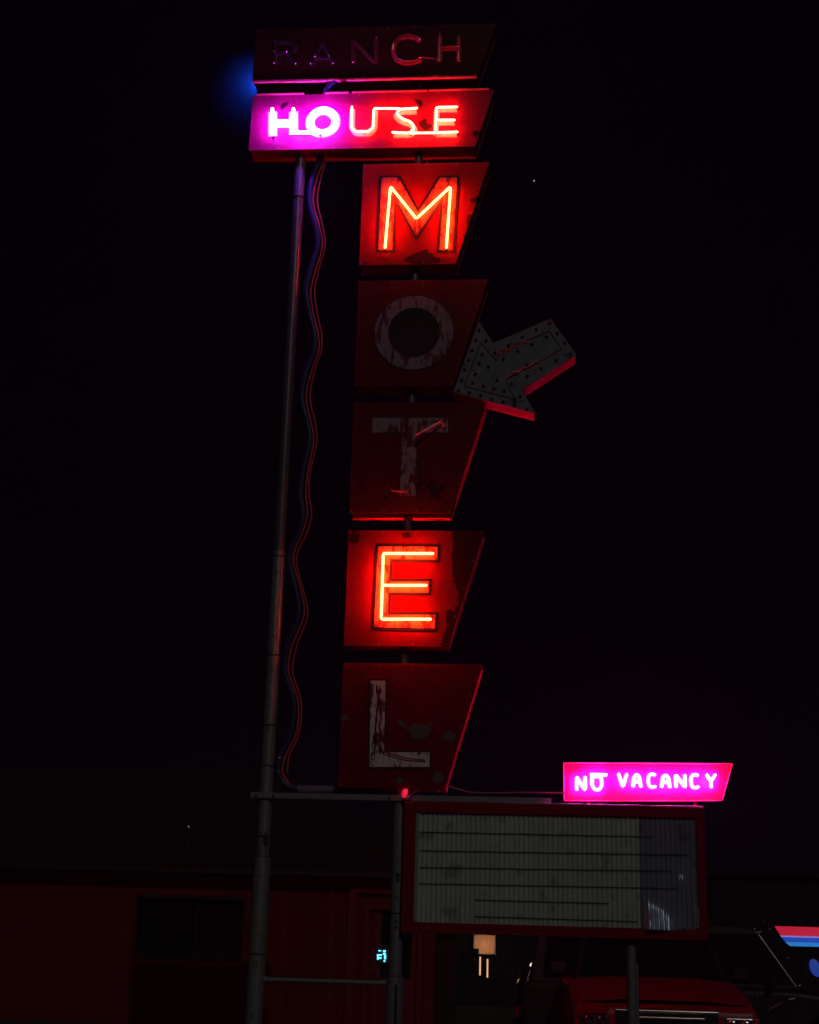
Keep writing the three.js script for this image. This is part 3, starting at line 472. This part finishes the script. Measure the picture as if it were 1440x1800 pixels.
// ---------------------------------------------------------------- vehicles
function vehicle(name, label, category, o) {
  const t = thing(name, label, category, null, o.pos, o.turn), W = o.w / 2, L = o.len;
  const metal = new THREE.MeshPhysicalMaterial({ color: col(...o.paint), roughness: o.rough ?? 0.38, clearcoat: o.coat ?? 0.6, clearcoatRoughness: 0.18 });
  const arch = (s, z, r) => { s.lineTo(z + r, o.sill); s.absarc(z, o.sill + 0.02, r, 0, Math.PI, false); };
  const prof = new THREE.Shape();                                          // side outline: u runs backwards from the nose
  prof.moveTo(0.03, o.sill + 0.05); prof.lineTo(0.0, o.hood0 - 0.12); prof.quadraticCurveTo(0.0, o.hood0, 0.14, o.hood0 + 0.01);
  prof.quadraticCurveTo(o.cowl * 0.6, o.hood0 + (o.hood1 - o.hood0) * 0.8, o.cowl, o.hood1); prof.lineTo(o.cowl + 0.2, o.belt); prof.lineTo(L - 0.1, o.belt + 0.02); prof.lineTo(L, o.belt - 0.12); prof.lineTo(L - 0.02, o.sill + 0.1);
  arch(prof, L - 0.95, 0.40); arch(prof, 0.85, 0.40);
  const side = g => g.rotateY(Math.PI / 2);                                // shape u -> -z, extrusion -> x
  const slab = (s, w, bev) => side(new THREE.ExtrudeGeometry(s, { depth: w - 2 * bev, bevelEnabled: true, bevelThickness: bev, bevelSize: bev, bevelOffset: -bev, bevelSegments: 3, curveSegments: 14 }).translate(0, 0, -w / 2 + bev));
  const body = part(t, 'body', slab(prof, o.w, 0.07), metal);
  // hood panel with a slight crown
  const hg = new THREE.PlaneGeometry(o.w - 0.22, 1, 24, 14), hp = hg.attributes.position;
  for (let i = 0; i < hp.count; i++) { const u = hp.getX(i) / (W - 0.11), v = 0.5 - hp.getY(i), d = 0.10 + (o.cowl - 0.12) * v; const k = (d - 0.14) / (o.cowl - 0.14); const y = o.hood0 + 0.01 + (o.hood1 - o.hood0 - 0.01) * (1.45 * k - 0.45 * k * k); hp.setXYZ(i, hp.getX(i) * (1 - 0.05 * (1 - v)), y + 0.022 + 0.03 * (1 - u * u) + 0.012 * Math.exp(-Math.pow((Math.abs(u) - 0.55) / 0.07, 2)), -d); }
  hg.computeVertexNormals(); part(t, 'hood', hg, metal);
  // cab, narrowing upwards
  const cs = new THREE.Shape(); cs.moveTo(o.cowl - 0.05, o.belt - 0.03); cs.lineTo(o.cowl + o.rake, o.roof - 0.04); cs.quadraticCurveTo(o.cowl + o.rake + 0.1, o.roof, o.cowl + o.rake + 0.3, o.roof + 0.01); cs.lineTo(o.cabEnd - 0.35, o.roof); cs.quadraticCurveTo(o.cabEnd - 0.12, o.roof - 0.02, o.cabEnd - 0.1, o.roof - 0.12); cs.lineTo(o.cabEnd, o.belt - 0.03);
  const cg = slab(cs, o.w - 0.12, 0.06), cp = cg.attributes.position, tap = y => 1 - (o.tap ?? 0.20) * Math.max(0, (y - o.belt) / (o.roof - o.belt));
  for (let i = 0; i < cp.count; i++) cp.setX(i, cp.getX(i) * tap(cp.getY(i))); cg.computeVertexNormals();
  const cab = part(t, 'cab', cg, o.darkCab ? M.black : metal);
  const ws = (y, x) => [x * (W - 0.17) * tap(y), y, -(o.cowl - 0.05 + (o.rake + 0.05) * (y - o.belt + 0.03) / (o.roof - o.belt - 0.01)) + 0.008];
  const quad = (a, b, c, d) => { const g = new THREE.BufferGeometry(); g.setAttribute('position', new THREE.Float32BufferAttribute([...a, ...b, ...c, ...a, ...c, ...d], 3)); g.setAttribute('uv', new THREE.Float32BufferAttribute(new Array(12).fill(0), 2)); g.computeVertexNormals(); return g; };
  part(cab, 'windshield', quad(ws(o.belt + 0.03, -1), ws(o.belt + 0.03, 1), ws(o.roof - 0.09, 1), ws(o.roof - 0.09, -1)), M.darkGlass);
  for (const s of [-1, 1]) part(cab, 'pillar_trim', rod(ws(o.belt + 0.03, s * 1.03), ws(o.roof - 0.08, s * 1.03), o.trim ?? 0.013), o.trim ? M.dullChrome : M.chrome);
  for (const s of [-1, 1]) { const X = y => s * ((W - 0.06) * tap(y) + 0.004), z0 = -(o.cowl + o.rake * 0.45), z1 = -(o.cabEnd - 0.18);
    part(cab, 'side_window', quad([X(o.belt + 0.05), o.belt + 0.05, z0 + 0.16], [X(o.belt + 0.05), o.belt + 0.05, z1], [X(o.roof - 0.1), o.roof - 0.1, z1 - 0.04 + 0.1], [X(o.roof - 0.1), o.roof - 0.1, z0 - o.rake * 0.5]), M.darkGlass);
    part(t, 'mirror', [box(0.20, 0.15, 0.08, s * (W + 0.10), o.belt + 0.10, -o.cowl - 0.30, 0.03), rod([s * (W - 0.06), o.belt + 0.04, -o.cowl - 0.3], [s * (W + 0.06), o.belt + 0.08, -o.cowl - 0.3], 0.018)], M.black);
    const hl = part(t, 'headlight', box(0.30, 0.15, 0.05, s * (W - 0.21), o.hood0 - 0.17, 0.0, 0.02), M.chrome);
    for (const dx of [0.28, 0.14]) part(hl, 'lens', new THREE.SphereGeometry(0.062, 24, 16).scale(1, 1, 0.5).translate(s * (W - dx), o.hood0 - 0.17, 0.03), M.chrome);
    part(t, 'turn_signal', box(0.06, 0.15, 0.08, s * (W - 0.03), o.hood0 - 0.17, -0.03, 0.015), std({ color: col(0.5, 0.05, 0.02), roughness: 0.25 }));
    for (const z of [-0.85, -(L - 0.95)]) { const w = part(t, 'wheel', new THREE.TorusGeometry(0.26, 0.095, 12, 28).rotateY(Math.PI / 2).translate(s * (W - 0.13), 0.35, z), M.rubber); part(w, 'rim', new THREE.CylinderGeometry(0.19, 0.19, 0.12, 20).rotateZ(Math.PI / 2).translate(s * (W - 0.12), 0.35, z), M.chrome); }
  }
  const gw = o.w - 0.86, gy = o.hood0 - 0.18;
  const gr = part(t, 'grille', box(gw, 0.22, 0.04, 0, gy, 0.0, 0.01), M.black);
  for (let i = 0; i < 4; i++) part(gr, 'slat', box(gw - 0.04, 0.014, 0.03, 0, gy - 0.08 + i * 0.048, 0.02), M.ring);
  part(gr, 'chrome_trim', rod([-gw / 2, gy + 0.125, 0.02], [gw / 2, gy + 0.125, 0.02], 0.02, 0.02, 20), M.dullChrome);
  part(gr, 'chrome_trim', rod([-gw * 0.3, gy + 0.06, 0.03], [gw * 0.36, gy + 0.06, 0.03], 0.014, 0.014, 20), M.dullChrome);
  part(t, 'bumper', box(o.w + 0.02, 0.18, 0.14, 0, o.sill + 0.06, 0.06, 0.04), M.chrome);
  part(t, 'underbody', box(o.w - 0.3, 0.2, L - 0.5, 0, o.sill - 0.02, -L / 2), M.black);
  return t;
}
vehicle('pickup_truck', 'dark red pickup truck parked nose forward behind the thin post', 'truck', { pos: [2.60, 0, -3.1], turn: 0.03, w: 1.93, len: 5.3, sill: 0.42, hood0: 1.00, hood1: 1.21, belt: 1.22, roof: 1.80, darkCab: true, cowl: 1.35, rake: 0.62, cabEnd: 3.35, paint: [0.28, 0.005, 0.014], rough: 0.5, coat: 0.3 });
const suv = vehicle('black_suv', 'black car at the right edge with small bright glints on its pillar and fender', 'car', { pos: [4.444 + 1.3, 0, -6.9], turn: Math.PI / 2, w: 1.9, len: 4.7, sill: 0.40, hood0: 0.93, hood1: 1.12, belt: 1.13, roof: 1.88, cowl: 1.30, rake: 0.45, cabEnd: 4.6, paint: [0.006, 0.006, 0.008], rough: 0.7, coat: 0.15 });
const van = vehicle('parked_van', 'dark van with a bright chrome pillar parked beyond the reader board', 'van', { pos: [1.159 + 0.72, 0, -8.2], turn: 0, w: 1.85, len: 4.6, sill: 0.35, hood0: 0.84, hood1: 1.06, belt: 1.06, roof: 1.72, tap: 0.34, darkCab: true, cowl: 0.8, rake: 0.24, cabEnd: 4.2, paint: [0.01, 0.008, 0.009], coat: 1 });
vehicle('parked_car', 'small red car half hidden behind the dark red pickup truck', 'car', { pos: [2.506, 0, -6.9], turn: -0.08, w: 1.75, len: 4.4, sill: 0.33, hood0: 0.80, hood1: 0.97, belt: 0.97, roof: 1.44, cowl: 1.15, rake: 0.75, cabEnd: 3.9, paint: [0.08, 0.004, 0.008], coat: 0.5 });

for (const [x, y, k] of [[1342, 1617, 0.024], [1326, 1633, 0.024], [1353, 1634, 0.02], [1384, 1685, 0.024], [1399, 1706, 0.016], [1406, 1733, 0.026], [1331, 1750, 0.026], [1353, 1776, 0.022]]) {
  const p = new THREE.Vector3(...[4.2413 + (x - 1370) * 0.00694 + (y - 1690) * -0.00030, 1.4619 + (x - 1370) * 0.00020 + (y - 1690) * -0.00674], -5.94); suv.updateMatrixWorld(); suv.worldToLocal(p);
  part(suv, 'glint_stud', ball(p.toArray(), k), M.chrome);  // added ball standing for a bright glint on the car
}
for (const [a, b] of [[[1353, 1774], [1375, 1762]], [[1327, 1640], [1338, 1638]], [[1386, 1757], [1398, 1755]]]) {
  const p = new THREE.Vector3(...[4.2413 + (a[0] - 1370) * 0.00694 + (a[1] - 1690) * -0.00030, 1.4619 + (a[0] - 1370) * 0.00020 + (a[1] - 1690) * -0.00674], -5.93), q = new THREE.Vector3(...[4.2413 + (b[0] - 1370) * 0.00694 + (b[1] - 1690) * -0.00030, 1.4619 + (b[0] - 1370) * 0.00020 + (b[1] - 1690) * -0.00674], -5.93); suv.worldToLocal(p); suv.worldToLocal(q);
  part(suv, 'glint_bar', rod(p.toArray(), q.toArray(), 0.022, 0.022, 16), M.dullChrome);  // added bar standing for a longer glint
}
{ // wavy strip of dull chrome by the near pillar, shaped and turned for glint
  const z0 = -8.7, z1 = -8.869, a = new THREE.Vector3(...[1.167, 1.272], z0), b = new THREE.Vector3(...[1.363, 1.662], z1), ax = b.clone().sub(a), L = ax.length(); ax.normalize();
  const n = new THREE.Vector3(0.121, 0.318, 0.940); n.addScaledVector(ax, -n.dot(ax)).normalize(); const w = new THREE.Vector3().crossVectors(ax, n);
  const g = new THREE.BoxGeometry(0.085, L, 0.012, 4, 40, 1), p = g.attributes.position;
  for (let i = 0; i < p.count; i++) { const y = p.getY(i); p.setX(i, p.getX(i) * (0.55 + 0.5 * fbm(y * 9, 1, 2) + 0.35 * Math.sin(y * 14)) + 0.016 * fbm(y * 6, 4, 9)); p.setZ(i, p.getZ(i) + 0.0012 * fbm(y * 9, p.getX(i) * 8, 5, 2)); }
  g.computeVertexNormals(); g.applyMatrix4(new THREE.Matrix4().makeBasis(w, ax, n).setPosition(a.clone().add(b).multiplyScalar(0.5)));
  van.updateMatrixWorld(); g.applyMatrix4(van.matrixWorld.clone().invert());
  part(van, 'chrome_strip', g, M.dullChrome, 'bright chrome strip on the pillar');
}
// ---------------------------------------------------------------- far building with the lit window
{
  const Z = -26, t = thing('far_building', 'unlit far building with one small amber window under the reader board', 'building');
  const a = [-0.308, 1.753], b = [0.227, 1.295], wallM = std({ color: col(0.012, 0.010, 0.010), roughness: 0.9 });
  const s = shapeOf([[-2, 0], [9, 0], [9, 3.4], [-2, 3.4]]), hole = (x0, y0, x1, y1) => { const p = new THREE.Path(); p.moveTo(x0, y0); p.lineTo(x0, y1); p.lineTo(x1, y1); p.lineTo(x1, y0); p.closePath(); s.holes.push(p); };
  hole(a[0], b[1], b[0], a[1]);
  const slit = [[-0.151, 1.018], [0.04, 0.967]].map(p => [p[0], p[1]]);
  for (const [x, y] of slit) hole(x - 0.022, y - 0.26, x + 0.022, y + 0.2);
  part(t, 'wall', [new THREE.ExtrudeGeometry(s, { depth: 0.2, bevelEnabled: false }).translate(0, 0, Z - 0.2), box(0.2, 3.4, 8, -1.9, 1.7, Z - 4.3), box(0.2, 3.4, 8, 8.9, 1.7, Z - 4.3), box(11.2, 0.14, 8.6, 3.5, 3.48, Z - 4.1)], wallM);
  const cw = b[0] - a[0], ch = a[1] - b[1], cx = (a[0] + b[0]) / 2, cy = (a[1] + b[1]) / 2, pale = std({ color: col(0.8, 0.66, 0.5), roughness: 0.6 });
  const w = part(t, 'window', [box(cw + 0.06, 0.03, 0.06, cx, a[1], Z + 0.01), box(cw + 0.06, 0.03, 0.06, cx, b[1], Z + 0.01), box(0.03, ch, 0.06, a[0], cy, Z + 0.01), box(0.03, ch, 0.06, b[0], cy, Z + 0.01)], pale);
  part(w, 'lit_window_pane', box(cw, ch, 0.02, cx, cy, Z - 0.1), std({ color: col(0.08, 0.04, 0.02), emissive: col(0.40, 0.135, 0.052), roughness: 0.6, emissiveMap: at(tex(128, (u, v) => [0.82 + 0.5 * fbm(u * 9, v * 9, 3) - 0.2 * v]), 1) }));
  part(t, 'planter_box', new RoundedBoxGeometry(0.16, 0.13, 0.12, 2, 0.03).translate(a[0] + 0.05, b[1] + 0.06, Z + 0.1), M.black);
  for (const [x, y] of slit) part(t, 'lit_window_slit', box(0.05, 0.5, 0.02, x, y - 0.03, Z - 0.12), std({ color: col(0.4, 0.3, 0.2), emissive: col(0.9, 0.45, 0.2), roughness: 0.6 }));
  lamp(t, [cx, cy, Z + 0.12], col(1, 0.6, 0.35), 0.12);  // light added before the window to brighten its pale frame
}
// ---------------------------------------------------------------- lit canopy sign at the right edge
{
  const Z = -20, t = thing('canopy_sign', 'red and blue lit canopy band at the right edge of the view', 'sign'), p = (x, y) => { const o = C0, q = [o[0] + (x - 1360) * KX[0] + (y - 1628) * KY[0], o[1] + (x - 1360) * KX[1] + (y - 1628) * KY[1]]; return q; };
  const C0 = [6.395, 2.088], CX = [7.603, 2.12], CY = [6.344, 0.914], KX = [(CX[0] - C0[0]) / 100, (CX[1] - C0[1]) / 100], KY = [(CY[0] - C0[0]) / 100, (CY[1] - C0[1]) / 100];
  const glow = (r, g, b) => std({ color: col(0.3, 0.3, 0.3), emissive: col(r, g, b), roughness: 0.5 }), R = 1500;
  const top = p(1360, 1628), at2 = (x, dy) => [p(x, 1628)[0], top[1] + dy * KY[1]];
  const band = (xa, ya, xb, yb) => [at2(xa, ya), at2(R, ya), at2(R, yb), at2(xb, yb)];
  part(t, 'cabinet', plate(band(1361, -1, 1389, 36), Z - 0.5, Z - 0.01, 0.004), M.black);
  part(t, 'red_light_band', plate(band(1361.5, 0, 1371, 16), Z - 0.02, Z + 0.03, 0.004), glow(0.44, 0.002, 0.022));
  part(t, 'white_light_line', plate(band(1371, 16.3, 1373, 19), Z - 0.02, Z + 0.035, 0.004), glow(0.22, 0.16, 0.5));
  part(t, 'blue_light_band', plate(band(1373, 19.3, 1379, 27), Z - 0.02, Z + 0.03, 0.004), glow(0.002, 0.045, 0.40));
  part(t, 'cyan_light_band', plate(band(1379, 27.3, 1387, 34.5), Z - 0.02, Z + 0.028, 0.004), glow(0.01, 0.17, 0.52));
  part(t, 'column', box(0.3, 3, 0.3, p(1480, 1700)[0], 1.1, Z - 0.25), M.black);
  const rs = thing('round_sign', 'round blue lit sign below the canopy band at the right edge', 'sign'), c = p(1436, 1702), r = 0.27;
  part(rs, 'blue_light_face', new THREE.SphereGeometry(1, 24, 16).scale(0.12, 0.19, 0.03).rotateZ(0.35).translate(c[0], c[1], Z - 0.2), glow(0.004, 0.03, 0.22));
  part(rs, 'backing_board', new THREE.CylinderGeometry(r, r, 0.06, 32).rotateX(Math.PI / 2).translate(c[0], c[1], Z - 0.3), M.black);
  part(rs, 'post', rod([c[0], 0, Z - 0.36], [c[0], c[1], Z - 0.36], 0.04), M.black);
  lamp(t, [...at2(1430, 22), Z + 0.5], col(0.2, 0.3, 1), 0.03);
}
// ---------------------------------------------------------------- one star
{
  const d = new THREE.Vector3(...[1.034, 177.319], -300);
  const s = part(scene, 'sky_star', new THREE.SphereGeometry(0.16, 10, 8).translate(...d.toArray()), std({ color: col(0, 0, 0), emissive: col(0.5, 0.5, 0.55) }));
  s.userData = { label: 'single faint star right of the letter M box', category: 'star' };
}
renderer.render(scene, camera);
